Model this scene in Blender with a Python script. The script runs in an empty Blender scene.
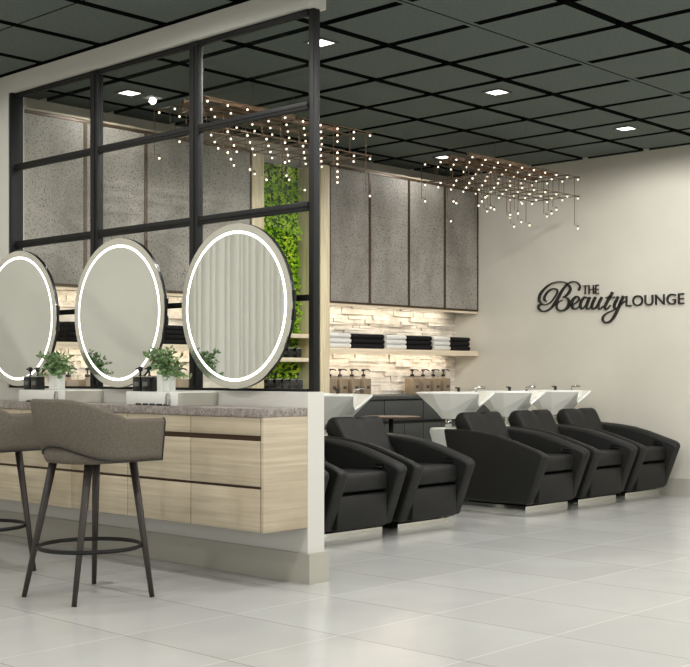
import bpy, bmesh, math, random
from math import sin, cos, pi, radians
from mathutils import Vector, Matrix

SC = bpy.context.scene
COL = SC.collection
random.seed(7)

# ------------------------------------------------------------------ helpers
class MB:
    """collects shapes in world coordinates, built as ONE mesh object"""
    def __init__(s):
        s.v = []; s.f = []; s.m = []; s.sm = []
    def add(s, vs, fs, mi=0, smooth=False):
        o = len(s.v)
        s.v += [tuple(v) for v in vs]
        for f in fs:
            s.f.append([o + i for i in f]); s.m.append(mi); s.sm.append(smooth)
        return s
    def box(s, x0, x1, y0, y1, z0, z1, mi=0, bev=0, seg=2):
        vs = [(x, y, z) for x in (x0, x1) for y in (y0, y1) for z in (z0, z1)]
        fs = [(0, 1, 3, 2), (4, 6, 7, 5), (0, 4, 5, 1), (2, 3, 7, 6), (0, 2, 6, 4), (1, 5, 7, 3)]
        if bev: return s.bevelled(vs, fs, bev, seg, mi)
        return s.add(vs, fs, mi)
    def bevelled(s, vs, fs, bev, seg=3, mi=0, smooth=True, sharp=0.5):
        bm = bmesh.new()
        bv = [bm.verts.new(v) for v in vs]
        for f in fs: bm.faces.new([bv[i] for i in f])
        bmesh.ops.recalc_face_normals(bm, faces=bm.faces)
        es = [e for e in bm.edges if len(e.link_faces) == 2 and e.calc_face_angle(0) > sharp]
        bmesh.ops.bevel(bm, geom=es, offset=bev, segments=seg, profile=0.5, affect='EDGES', clamp_overlap=True)
        bm.verts.index_update()
        s.add([v.co[:] for v in bm.verts], [[v.index for v in f.verts] for f in bm.faces], mi, smooth)
        bm.free(); return s
    def prism(s, pts, y0, y1, mi=0, bev=0, seg=3, sharp=0.5):
        """profile (x, z) extruded from y0 to y1"""
        n = len(pts)
        vs = [(x, y0, z) for x, z in pts] + [(x, y1, z) for x, z in pts]
        fs = [list(range(n)), list(range(2 * n - 1, n - 1, -1))] + [(i, (i + 1) % n, n + (i + 1) % n, n + i) for i in range(n)]
        if bev: return s.bevelled(vs, fs, bev, seg, mi, True, sharp)
        return s.add(vs, fs, mi)
    def loft(s, rings, mi=0, smooth=True, cap=True, close=True):
        n = len(rings[0]); vs = [p for r in rings for p in r]; fs = []
        for k in range(len(rings) - 1):
            for i in range(n if close else n - 1):
                j = (i + 1) % n
                fs.append((k * n + i, k * n + j, (k + 1) * n + j, (k + 1) * n + i))
        if cap:
            fs.append(list(range(n - 1, -1, -1))); fs.append([(len(rings) - 1) * n + i for i in range(n)])
        return s.add(vs, fs, mi, smooth)
    def lathe(s, c, prof, n=24, mi=0, smooth=True, cap=True):
        return s.loft([[(c[0] + r * cos(2 * pi * i / n), c[1] + r * sin(2 * pi * i / n), c[2] + z) for i in range(n)] for r, z in prof], mi, smooth, cap)
    def tube(s, path, rad, n=8, mi=0, closed=False, smooth=True):
        P = [Vector(p) for p in path]; m = len(P); rings = []
        R = rad if isinstance(rad, (list, tuple)) else [rad] * m
        up = None
        for i in range(m):
            if closed: d = P[(i + 1) % m] - P[i - 1]
            else: d = P[min(i + 1, m - 1)] - P[max(i - 1, 0)]
            d.normalize()
            if up is None:
                up = d.orthogonal().normalized()
            up = (up - d * up.dot(d))
            if up.length < 1e-5: up = d.orthogonal()
            up.normalize()
            b = d.cross(up)
            rings.append([tuple(P[i] + (up * cos(2 * pi * k / n) + b * sin(2 * pi * k / n)) * R[i]) for k in range(n)])
        if closed: rings.append(rings[0]); return s.loft(rings, mi, smooth, False)
        return s.loft(rings, mi, smooth, True)
    def ball(s, c, r, mi=0, n=10, m=7):
        prof = [(max(r * sin(pi * k / m), 1e-4), -r * cos(pi * k / m)) for k in range(m + 1)]
        return s.lathe(c, prof, n, mi)

def wloc(p):
    v = Vector((0, 0, 0))
    while p is not None:
        v += p.location; p = p.parent
    return v

def obj(name, mb, mats, parent=None, fixn=True, base=None):
    """base: world location given to a top-level mesh's origin"""
    if not isinstance(mats, (list, tuple)): mats = [mats]
    off = wloc(parent) if parent else Vector(base or (0, 0, 0))
    me = bpy.data.meshes.new(name)
    me.from_pydata([tuple(Vector(v) - off) for v in mb.v], [], mb.f)
    for m in mats: me.materials.append(m)
    me.polygons.foreach_set('material_index', mb.m)
    me.polygons.foreach_set('use_smooth', mb.sm)
    if fixn:
        bm = bmesh.new(); bm.from_mesh(me)
        bmesh.ops.recalc_face_normals(bm, faces=bm.faces); bm.to_mesh(me); bm.free()
    me.update()
    o = bpy.data.objects.new(name, me); COL.objects.link(o)
    if parent: o.parent = parent
    elif base: o.location = base
    return o

def tag(o, label, cat, group=None, kind=None):
    o['label'] = label; o['category'] = cat
    if group: o['group'] = group
    if kind: o['kind'] = kind
    return o
def thing(name, label, cat, loc, group=None):
    o = bpy.data.objects.new(name, None); COL.objects.link(o)
    o.location = loc; o.empty_display_size = 0.1
    return tag(o, label, cat, group)
def struct(name, mb, m):
    o = obj(name, mb, m); o['kind'] = 'structure'; return o
def dup(root, loc, label=None, group=None):
    def rec(o, parent):
        c = o.copy(); COL.objects.link(c); c.parent = parent
        for ch in list(o.children): rec(ch, c)
        return c
    r = rec(root, None); r.location = loc
    if label: r['label'] = label
    if group: r['group'] = group
    return r

# ---------------------------------------------------------------- materials
def lin(c):
    return tuple((x / 255 / 12.92) if x / 255 <= .04045 else ((x / 255 + .055) / 1.055) ** 2.4 for x in c) + (1,)
def mat(name, rgb, rough=.5, metal=0, spec=.5, emit=None, es=0):
    m = bpy.data.materials.new(name); m.use_nodes = True
    b = m.node_tree.nodes['Principled BSDF']
    b.inputs['Base Color'].default_value = lin(rgb)
    b.inputs['Roughness'].default_value = rough
    b.inputs['Metallic'].default_value = metal
    b.inputs['Specular IOR Level'].default_value = spec
    if emit:
        b.inputs['Emission Color'].default_value = lin(emit); b.inputs['Emission Strength'].default_value = es
    return m
def N(m, t, **kw):
    n = m.node_tree.nodes.new(t)
    for k, v in kw.items():
        if k in n.inputs.keys(): n.inputs[k].default_value = v
        else: setattr(n, k, v)
    return n
def L(m, a, b): m.node_tree.links.new(a, b)
def bs(m): return m.node_tree.nodes['Principled BSDF']
def noisy(name, c1, c2, scale=(1, 1, 1), nscale=5, detail=6, rough=.5, metal=0, lo=.35, hi=.65, bump=0, bscale=None, spec=.5, c3=None, s3=None, t3=(.6, .7)):
    """two tone procedural: noise stretched by scale; optional dark specks c3"""
    m = mat(name, c1, rough, metal, spec)
    g = N(m, 'ShaderNodeNewGeometry'); mp = N(m, 'ShaderNodeMapping'); mp.inputs['Scale'].default_value = scale
    L(m, g.outputs['Position'], mp.inputs['Vector'])
    n = N(m, 'ShaderNodeTexNoise'); n.inputs['Scale'].default_value = nscale; n.inputs['Detail'].default_value = detail
    L(m, mp.outputs[0], n.inputs['Vector'])
    r = N(m, 'ShaderNodeValToRGB'); r.color_ramp.elements[0].position = lo; r.color_ramp.elements[1].position = hi
    r.color_ramp.elements[0].color = lin(c1); r.color_ramp.elements[1].color = lin(c2)
    L(m, n.outputs['Fac'], r.inputs['Fac']); out = r.outputs['Color']
    if c3:
        n3 = N(m, 'ShaderNodeTexNoise'); n3.inputs['Scale'].default_value = s3; n3.inputs['Detail'].default_value = 3
        L(m, g.outputs['Position'], n3.inputs['Vector'])
        r3 = N(m, 'ShaderNodeValToRGB'); r3.color_ramp.elements[0].position = t3[0]; r3.color_ramp.elements[1].position = t3[1]
        L(m, n3.outputs['Fac'], r3.inputs['Fac'])
        mx = N(m, 'ShaderNodeMix', data_type='RGBA'); L(m, r3.outputs['Color'], mx.inputs[0]); L(m, out, mx.inputs[6]); mx.inputs[7].default_value = lin(c3)
        out = mx.outputs[2]
    L(m, out, bs(m).inputs['Base Color'])
    if bump:
        nb = N(m, 'ShaderNodeTexNoise'); nb.inputs['Scale'].default_value = bscale or nscale; nb.inputs['Detail'].default_value = 4
        L(m, g.outputs['Position'], nb.inputs['Vector'])
        bp = N(m, 'ShaderNodeBump'); bp.inputs['Strength'].default_value = bump; bp.inputs['Distance'].default_value = .01
        L(m, nb.outputs['Fac'], bp.inputs['Height']); L(m, bp.outputs[0], bs(m).inputs['Normal'])
    return m

M = {}
M['wall'] = noisy('wall_paint', (203, 199, 186), (208, 204, 191), nscale=2, rough=.7, spec=.3)
M['skirt'] = mat('skirting_paint', (176, 173, 160), .5)
M['beam'] = mat('partition_paint', (211, 209, 200), .6)
M['ceil'] = noisy('ceiling_panel', (90, 98, 92), (101, 109, 103), nscale=60, detail=5, rough=.9, spec=.2, bump=.15, bscale=90)
M['ceilgap'] = mat('ceiling_gap', (12, 13, 12), .9, spec=.1)
M['black'] = mat('black_metal', (28, 28, 27), .55, 0, .25)
M['blackpl'] = mat('black_plastic', (14, 14, 14), .3)
M['bronze'] = mat('bronze_frame', (78, 62, 46), .4, .4)
M['slab'] = noisy('stone_laminate', (128, 123, 114), (160, 155, 146), (1, 1, .45), 3.2, 9, .65, bump=.2, bscale=90, c3=(84, 79, 71), s3=82, t3=(.54, .67))
M['oak'] = noisy('pale_oak', (178, 165, 140), (200, 187, 162), (1, 1, 34), 1.7, 8, .55, c3=(168, 152, 124), s3=2.2, t3=(.45, .8))
M['oakv'] = noisy('pale_oak_post', (212, 196, 160), (232, 218, 186), (26, 26, 1.6), 2, 6, .5)
M['groove'] = mat('dark_brown_rail', (84, 62, 48), .4, .2)
M['worktop'] = noisy('grey_stone_worktop', (128, 119, 112), (160, 151, 143), nscale=26, detail=8, rough=.4, c3=(96, 88, 82), s3=90, t3=(.55, .66))
M['ledge'] = mat('white_ledge', (226, 225, 218), .35)
M['stone'] = noisy('whitewashed_stone', (214, 205, 190), (238, 231, 219), nscale=9, detail=8, rough=.85, bump=.5, bscale=45)
M['base'] = mat('dark_grey_cabinet', (66, 68, 67), .5)
M['seam'] = mat('cabinet_seam', (22, 22, 22), .6)
M['shelf'] = noisy('shelf_oak', (226, 208, 178), (238, 222, 196), (26, 1.5, 26), 2, 6, .5)
M['topboard'] = mat('beige_board', (150, 140, 120), .6)
M['fabric'] = noisy('stool_fabric', (98, 92, 82), (110, 103, 92), nscale=110, detail=4, rough=.95, spec=.15, bump=.3, bscale=300)
M['piping'] = mat('dark_piping', (22, 20, 19), .6)
M['leg'] = mat('dark_wood_leg', (50, 43, 38), .5)
M['leather'] = noisy('black_leather', (25, 25, 23), (29, 29, 27), nscale=40, rough=.5, spec=.3, bump=.05, bscale=200)
M['chrome'] = mat('polished_chrome', (205, 205, 200), .16, 1)
M['porcelain'] = mat('white_porcelain', (236, 236, 228), .16, 0, .6)
M['white'] = mat('white_gloss', (226, 228, 220), .25)
M['mirror'] = mat('mirror_glass', (228, 231, 230), .02, 1)
M['mirrorrim'] = mat('mirror_frosted_rim', (222, 221, 214), .12, .85)
M['led'] = mat('led_ring', (255, 255, 252), .5, emit=(255, 254, 248), es=2.2)
M['strip'] = mat('led_strip', (255, 246, 232), .5, emit=(255, 243, 226), es=20)
M['bulb'] = mat('glowing_bulb', (255, 245, 230), .5, emit=(255, 238, 214), es=2.2)
M['down'] = mat('downlight_lens', (255, 255, 255), .5, emit=(255, 252, 244), es=4)
M['walnut'] = noisy('walnut_bar', (88, 64, 42), (120, 90, 62), (26, 2, 26), 2, 6, .5)
M['rod'] = mat('bronze_rod', (98, 78, 58), .45, .3)
M['towelw'] = noisy('white_towelling', (228, 226, 220), (240, 238, 232), nscale=180, rough=1, spec=.1, bump=.6, bscale=260)
M['towelb'] = noisy('black_towelling', (30, 29, 29), (42, 41, 41), nscale=180, rough=1, spec=.1, bump=.6, bscale=260)
M['bottle'] = mat('taupe_bottle', (146, 129, 106), .35)
M['label'] = mat('bottle_label', (70, 60, 52), .5)
M['leaf'] = noisy('plant_leaf', (84, 118, 66), (138, 166, 112), nscale=30, rough=.5)
M['stem'] = mat('plant_stem', (88, 92, 58), .6)
M['vase'] = mat('white_ceramic', (226, 228, 220), .3)
M['jarlab'] = mat('jar_label', (96, 96, 94), .4)
M['curtain'] = mat('pale_curtain', (214, 211, 200), .9, spec=.1)
M['ink'] = mat('black_letters', (30, 28, 26), .35)

def moss_mat():
    m = mat('moss', (120, 170, 30), .75)
    oi = N(m, 'ShaderNodeNewGeometry'); n = N(m, 'ShaderNodeTexNoise'); n.inputs['Scale'].default_value = 9; n.inputs['Detail'].default_value = 3
    L(m, oi.outputs['Position'], n.inputs['Vector'])
    r = N(m, 'ShaderNodeValToRGB'); e = r.color_ramp.elements
    e[0].position = .3; e[0].color = lin((104, 160, 10)); e[1].position = .7; e[1].color = lin((225, 246, 70))
    x = e.new(.5); x.color = lin((166, 214, 30))
    L(m, n.outputs['Fac'], r.inputs['Fac']); L(m, r.outputs['Color'], bs(m).inputs['Base Color']); return m
M['moss'] = moss_mat()
M['mossback'] = mat('moss_backing', (62, 96, 24), .9)

def floor_mat():
    m = mat('floor_tile', (205, 203, 194), .2, 0, .45)
    g = N(m, 'ShaderNodeNewGeometry'); sp = N(m, 'ShaderNodeSeparateXYZ'); L(m, g.outputs['Position'], sp.inputs[0])
    def line(sock, off, pitch, half):
        a = N(m, 'ShaderNodeMath', operation='SUBTRACT'); L(m, sock, a.inputs[0]); a.inputs[1].default_value = off
        b = N(m, 'ShaderNodeMath', operation='DIVIDE'); L(m, a.outputs[0], b.inputs[0]); b.inputs[1].default_value = pitch
        c = N(m, 'ShaderNodeMath', operation='ADD'); L(m, b.outputs[0], c.inputs[0]); c.inputs[1].default_value = .5
        fl = N(m, 'ShaderNodeMath', operation='FLOOR'); L(m, c.outputs[0], fl.inputs[0])
        d = N(m, 'ShaderNodeMath', operation='SUBTRACT'); L(m, b.outputs[0], d.inputs[0]); L(m, fl.outputs[0], d.inputs[1])
        ab = N(m, 'ShaderNodeMath', operation='ABSOLUTE'); L(m, d.outputs[0], ab.inputs[0])
        lt = N(m, 'ShaderNodeMath', operation='LESS_THAN'); L(m, ab.outputs[0], lt.inputs[0]); lt.inputs[1].default_value = half / pitch
        f2 = N(m, 'ShaderNodeMath', operation='FLOOR'); L(m, b.outputs[0], f2.inputs[0])
        return lt.outputs[0], f2.outputs[0]
    lx, ix = line(sp.outputs['X'], -2.89, .66, .0028)
    ly, iy = line(sp.outputs['Y'], 3.112, .6195, .0028)
    n = N(m, 'ShaderNodeTexNoise'); n.inputs['Scale'].default_value = 1.1; n.inputs['Detail'].default_value = 7; n.inputs['Distortion'].default_value = .6
    cb = N(m, 'ShaderNodeCombineXYZ'); L(m, ix, cb.inputs[0]); L(m, iy, cb.inputs[1])
    wn = N(m, 'ShaderNodeTexWhiteNoise'); L(m, cb.outputs[0], wn.inputs['Vector'])
    sc = N(m, 'ShaderNodeVectorMath', operation='SCALE'); L(m, wn.outputs['Color'], sc.inputs[0]); sc.inputs['Scale'].default_value = 7
    ad = N(m, 'ShaderNodeVectorMath', operation='ADD'); L(m, sc.outputs[0], ad.inputs[0]); L(m, g.outputs['Position'], ad.inputs[1])
    L(m, ad.outputs[0], n.inputs['Vector'])
    r = N(m, 'ShaderNodeValToRGB'); r.color_ramp.elements[0].position = .35; r.color_ramp.elements[1].position = .65
    r.color_ramp.elements[0].color = lin((189, 189, 185)); r.color_ramp.elements[1].color = lin((199, 199, 195))
    L(m, n.outputs['Fac'], r.inputs['Fac'])
    m1 = N(m, 'ShaderNodeMix', data_type='RGBA'); L(m, lx, m1.inputs[0]); L(m, r.outputs[0], m1.inputs[6]); m1.inputs[7].default_value = lin((222, 221, 215))
    m2 = N(m, 'ShaderNodeMix', data_type='RGBA'); L(m, ly, m2.inputs[0]); L(m, m1.outputs[2], m2.inputs[6]); m2.inputs[7].default_value = lin((150, 146, 136))
    L(m, m2.outputs[2], bs(m).inputs['Base Color'])
    return m
M['floor'] = floor_mat()

def glass_mat():
    m = bpy.data.materials.new('pane_glass'); m.use_nodes = True; nt = m.node_tree; nt.nodes.clear()
    o = nt.nodes.new('ShaderNodeOutputMaterial'); t = nt.nodes.new('ShaderNodeBsdfTransparent'); g = nt.nodes.new('ShaderNodeBsdfGlossy')
    t.inputs[0].default_value = (.965, .975, .965, 1); g.inputs['Roughness'].default_value = .01; g.inputs[0].default_value = (.8, .8, .8, 1)
    f = nt.nodes.new('ShaderNodeLayerWeight'); f.inputs[0].default_value = .5; mx = nt.nodes.new('ShaderNodeMixShader')
    p = nt.nodes.new('ShaderNodeMath'); p.operation = 'POWER'; p.inputs[1].default_value = 4; nt.links.new(f.outputs['Facing'], p.inputs[0])
    q = nt.nodes.new('ShaderNodeMath'); q.operation = 'MULTIPLY_ADD'; q.inputs[1].default_value = .5; q.inputs[2].default_value = .03; nt.links.new(p.outputs[0], q.inputs[0])
    nt.links.new(q.outputs[0], mx.inputs[0]); nt.links.new(t.outputs[0], mx.inputs[1]); nt.links.new(g.outputs[0], mx.inputs[2]); nt.links.new(mx.outputs[0], o.inputs[0])
    return m
M['glass'] = glass_mat()

# --------------------------------------------------------------- the setting
XB, YF = -7.948, 10.083          # back wall plane, far (logo) wall plane
XR, YN, ZC = 3.2, -3.2, 3.15
PY0, PY1, PXE = 4.533, 4.656, -4.538   # partition

struct('floor', MB().box(XB - .12, XR + .3, YN - .3, YF + .12, -.06, 0), M['floor'])
struct('wall_back', MB().box(XB - .12, XB, YN, YF + .12, 0, 3.3), M['wall'])
struct('wall_far', MB().box(XB, XR + .3, YF, YF + .12, 0, 3.3), M['wall'])
struct('baseboard_far', MB().box(-7.3, XR, YF - .012, YF, 0, .161), M['skirt'])
# unseen wall on the camera's right, wide openings added to let world light in
mb = MB()
mb.box(XR, XR + .15, YN, YF, 0, .15); mb.box(XR, XR + .15, YN, YF, 2.75, 3.3)
for y in (YN, -.6, 2.1, 4.8, 7.5, YF - .2): mb.box(XR, XR + .15, y, y + .2, .15, 2.75)
struct('wall_right', mb, M['wall'])
mb = MB()
mb.box(XB, XR, YN - .15, YN, 0, .15); mb.box(XB, XR, YN - .15, YN, 2.75, 3.3)
for x in (XB, -5.3, -2.6, .2, XR - .2): mb.box(x, x + .2, YN - .15, YN, .15, 2.75)
struct('wall_front', mb, M['wall'])  # unseen wall, its openings added to admit light from the world

# ceiling: dark panels with deep black gaps
mb = MB()
xs = [XR] + [-3.735 + .65 * k for k in range(10, 0, -1)] + [-3.735, -4.385, -5.04, -5.69, -6.338, -6.985, -7.632, XB]
xs = sorted(set(round(x, 4) for x in xs if x <= XR))
ys = [YN] + [5.13 - .612 * k for k in range(13, 0, -1)] + [5.13 + .612 * k for k in range(0, 9)] + [YF]
ys = sorted(set(round(y, 4) for y in ys))
def panel(x0, x1, y0, y1):
    mb.add([(x0, y0, ZC), (x1, y0, ZC), (x1, y1, ZC), (x0, y1, ZC)], [(0, 1, 2, 3)])
    mb.add([(x, y, z) for z in (ZC, ZC + .035) for x, y in ((x0, y0), (x1, y0), (x1, y1), (x0, y1))], [(0, 1, 5, 4), (1, 2, 6, 5), (2, 3, 7, 6), (3, 0, 4, 7), (4, 5, 6, 7)], 1)
def gapw(v, axis):
    if axis == 'x': return .006 if abs(v + 4.385) < .01 else .034
    return .006 if abs(v - 3.906) < .01 else .034
for i in range(len(xs) - 1):
    for j in range(len(ys) - 1):
        x0 = xs[i] + gapw(xs[i], 'x') if i else xs[i]; x1 = xs[i + 1] - gapw(xs[i + 1], 'x') if i < len(xs) - 2 else xs[i + 1]
        y0 = ys[j] + gapw(ys[j], 'y') if j else ys[j]; y1 = ys[j + 1] - gapw(ys[j + 1], 'y') if j < len(ys) - 2 else ys[j + 1]
        panel(x0, x1, y0, y1)
for y in ys[1:-1]:
    for sx in (-1, 1):
        a, b = sorted((-4.385 + sx * .006, -4.385 + sx * .032))
        panel(a, b, y - .036, y + .036)
mb.box(XB, XR, YN, YF, ZC + .05, ZC + .12, 1)
struct('ceiling', mb, [M['ceil'], M['ceilgap']])

# partition: low wall, left jamb, top beam, skirting
mb = MB()
mb.box(-7.445, PXE, PY0, PY1, 0, 1.006)
mb.box(XB, -7.445, PY0, PY1, 0, ZC)
mb.box(-7.445, PXE + .014, PY0, PY1, 3.03, ZC)
struct('wall_partition', mb, M['beam'])
struct('baseboard_partition', MB().box(XB, PXE + .024, PY0 - .012, PY0, 0, .158).box(PXE, PXE + .024, PY0, PY1 + .012, 0, .158).box(XB, PXE, PY1, PY1 + .012, 0, .158), M['skirt'])

# black steel glazing frame standing in the opening
fr = thing('glazing_frame', 'black steel framed glass screen on the low white partition wall', 'glass screen', (-6, 4.595, 1.006))
FY0, FY1 = 4.565, 4.605
posts = [(-7.443, -7.418, 4.536, 4.634), (-6.533, -6.445, FY0, FY1), (-5.548, -5.468, FY0, FY1), (-4.577, -4.539, 4.578, 4.626)]
for k, (a, b, c, d) in enumerate(posts):
    mb = MB().box(a, b, c, d, 1.006, 3.03, bev=.003)
    if k in (1, 2):
        mb.box((a + b) / 2 - .008, (a + b) / 2 + .008, c - .006, c + .002, 1.03, 3.0)
        mb.box(b - .014, b - .002, c - .004, c + .002, 1.03, 3.0)
    obj('post', mb, M['black'], fr)
rails = [(1.006, 1.021), (1.489, 1.52), (1.965, 2.012), (2.5, 2.543), (2.998, 3.03)]
for z0, z1 in rails:
    for k in range(3):
        mb = MB().box(posts[k][1], posts[k + 1][0], FY0 + .004, FY1 - .004, z0, z1, bev=.003)
        mb.box(posts[k][1], posts[k + 1][0], FY0 - .002, FY0 + .006, (z0 + z1) / 2 - .004, (z0 + z1) / 2 + .004)
        obj('rail', mb, M['black'], fr)
for r in range(4):
    for k in range(3):
        obj('glass_pane', MB().box(posts[k][1], posts[k + 1][0], 4.582, 4.588, rails[r][1], rails[r + 1][0]), M['glass'], fr)

# ------------------------------------------------------ back wall fittings
XC = -7.615
ZT0, ZT1 = 1.74, 2.98
def stone_field(y0, y1, z0, z1, seed):
    rnd = random.Random(seed); mb = MB(); mb.box(XB, XB + .006, y0, y1, z0, z1)
    z = z0
    while z < z1 - .005:
        h = min(rnd.choice([.024, .034, .046, .055]), z1 - z); y = y0 - rnd.random() * .2
        while y < y1:
            w = rnd.uniform(.08, .36); a, b = max(y, y0), min(y + w, y1)
            if b - a > .01:
                d = rnd.uniform(.008, .042); t = rnd.uniform(-.005, .005)
                vs = [(XB, a, z), (XB, b, z), (XB, b, z + h), (XB, a, z + h),
                      (XB + d + t, a + .001, z + .0015), (XB + d, b - .001, z + .0015), (XB + d - t, b - .001, z + h - .0015), (XB + d, a + .001, z + h - .0015)]
                mb.add(vs, [(0, 1, 2, 3), (4, 5, 6, 7), (0, 1, 5, 4), (1, 2, 6, 5), (2, 3, 7, 6), (3, 0, 4, 7)])
            y += w
        z += h
    return mb
struct('wall_stone', stone_field(7.885, YF, .9, ZT0, 3), M['stone'])
struct('wall_stone_tiles', stone_field(4.66, 6.94, .9, ZT0, 5), M['stone'])

# wall cabinets
def wall_cabinet(y0, y1, label, grp):
    t = thing('wall_cabinet', label, 'cabinet', (XC - .16, (y0 + y1) / 2, ZT0), grp)
    obj('body', MB().box(XB + .001, XC - .02, y0, y1, ZT0, ZT1), M['slab'], t)
    b = MB(); w = .014
    b.box(XC - .02, XC, y0, y0 + w, ZT0, ZT1).box(XC - .02, XC, y1 - w, y1, ZT0, ZT1)
    b.box(XC - .02, XC, y0 + w, y1 - w, ZT0, ZT0 + .016).box(XC - .02, XC, y0 + w, y1 - w, ZT1 - .02, ZT1)
    obj('frame', b, M['bronze'], t)
    obj('bottom_lip', MB().box(XC - .04, XC - .012, y0, y1, ZT0 - .022, ZT0), M['shelf'], t)
    obj('door', MB().box(XC - .018, XC - .004, y0 + w + .003, y1 - w - .003, ZT0 + .019, ZT1 - .023), M['slab'], t)
rb = [7.885, 8.425, 8.985, 9.535, 10.08]
nm = ['beside the oak post of the plant niche', 'second from the oak post, right of the glass screen', 'third from the oak post, near the hanging lights', 'against the wall with the lettering']
for k in range(4):
    wall_cabinet(rb[k], rb[k + 1], 'tall grey stone-look wall cabinet ' + nm[k], 'grey stone-look wall cabinets')
lb = [4.70, 5.283, 5.84, 6.39, 6.94]
nm = ['farthest left behind the glass screen', 'second from left behind the glass screen', 'third from left behind the glass screen', 'left of the green plant niche behind the glass']
for k in range(4):
    wall_cabinet(lb[k], lb[k + 1], 'tall grey stone-look wall cabinet ' + nm[k], 'grey stone-look wall cabinets')
for y0, y1, w in ((7.885, 10.08, 'above the right cabinets'), (4.66, 6.94, 'above the cabinets behind the glass')):
    tag(obj('cabinet_top_trim', MB().box(XB + .001, XC + .006, y0, y1, ZT1 + .001, ZT1 + .016), M['topboard']), 'thin pale wood trim board ' + w, 'trim')
for y0, y1, w in ((7.9, 10.07, 'cabinets right of the post'), (4.68, 6.93, 'cabinets behind the glass')):
    tag(obj('light_strip', MB().box(XB + .12, XB + .15, y0 + .03, y1 - .22, ZT0 - .008, ZT0 - .0005), M['strip']), 'warm light strip under the grey wall ' + w, 'light strip')

# plant niche between two oak posts
tag(obj('oak_post', MB().box(XB + .001, XC + .005, 6.945, 7.08, 0, 2.965, bev=.003), M['oakv']), 'pale oak upright panel left of the green plant niche', 'wood panel')
tag(obj('oak_post', MB().box(XB + .001, XC + .005, 7.765, 7.88, 0, 2.965, bev=.003), M['oakv']), 'pale oak upright panel right of the green plant niche', 'wood panel')
gw = thing('green_wall', 'bright green moss plant wall between two oak panels', 'plant wall', (XB + .05, 7.42, .93))
obj('backing', MB().box(XB + .001, XB + .05, 7.085, 7.76, .93, 2.96), M['mossback'], gw)
mb = MB(); rnd = random.Random(11)
for k in range(5200):
    y = rnd.uniform(7.095, 7.75); z = rnd.uniform(.95, 2.94)
    bumpy = .5 + .5 * sin(y * 31 + sin(z * 17) * 2) * sin(z * 27 + 1.3 * sin(y * 23))
    x = XB + .055 + .06 * bumpy * rnd.random() ** .4
    c = Vector((x, y, z)); r = rnd.uniform(.014, .028)
    d = Vector((rnd.uniform(.1, .9), rnd.uniform(-1, 1), rnd.uniform(-.6, 1))).normalized()
    n = Vector((1, rnd.uniform(-.7, .7), rnd.uniform(-.4, .9))).normalized()
    s = d.cross(n).normalized() * r * .55
    mb.add([c, c + d * r * .6 + s, c + d * r * 1.3, c + d * r * .6 - s], [(0, 1, 2, 3)])
obj('moss', mb, M['moss'], gw, fixn=False)
for z, lb_ in ((1.435, 'upper'), (1.225, 'lower')):
    tag(obj('niche_shelf', MB().box(XB + .06, XC - .03, 7.082, 7.763, z - .018, z + .018, bev=.002), M['shelf']), lb_ + ' pale shelf across the green plant niche', 'shelf')

# counter, base cabinets, long shelves
for y0, y1, w in ((7.885, 10.08, 'in front of the whitewashed stone, right of the post'), (4.66, 6.94, 'behind the glass screen, left of the plant niche'), (7.083, 7.762, 'at the foot of the green plant niche')):
    tag(obj('counter', MB().box(XB + .001, -7.42, y0, y1, .865, .9, bev=.002), M['base']), 'dark grey counter top ' + w, 'counter')
def base_cabinet(y0, y1, label):
    t = thing('base_cabinet', label, 'cabinet', (-7.7, (y0 + y1) / 2, 0), 'dark base cabinets under the back counter')
    obj('body', MB().box(XB + .001, -7.455, y0 + .001, y1 - .001, 0, .864), M['seam'], t)
    obj('drawer', MB().box(-7.455, -7.438, y0 + .006, y1 - .006, .665, .855, bev=.002), M['base'], t)
    ym = (y0 + y1) / 2
    for a, b in ((y0, ym), (ym, y1)):
        obj('door', MB().box(-7.455, -7.438, a + .006, b - .006, .09, .635, bev=.002), M['base'], t)
for k, w in enumerate(['next to the oak post', 'between the two rows of wash chairs', 'behind the nearer of the right wash chairs', 'in the corner by the lettered wall']):
    base_cabinet(rb[k], rb[k + 1], 'dark grey base cabinet ' + w)
for k in range(4):
    base_cabinet(lb[k], lb[k + 1], 'dark grey base cabinet hidden behind the low partition wall')
base_cabinet(7.085, 7.76, 'dark grey base cabinet under the green plant niche')

for y0, y1, w in ((7.885, 10.08, 'with towel stacks on the stone wall'), (4.66, 6.94, 'with black towels behind the glass screen')):
    tag(obj('towel_shelf', MB().box(XB + .001, XC, y0, y1, 1.305, 1.335, bev=.002).box(XC - .02, XC, y0, y1, 1.284, 1.306), M['shelf']), 'long pale oak shelf ' + w, 'shelf')
    tag(obj('light_strip', MB().box(XB + .12, XB + .15, y0 + .04, y1 - .22, 1.298, 1.3045), M['strip']), 'warm light strip under the oak shelf ' + w, 'light strip')

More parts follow.
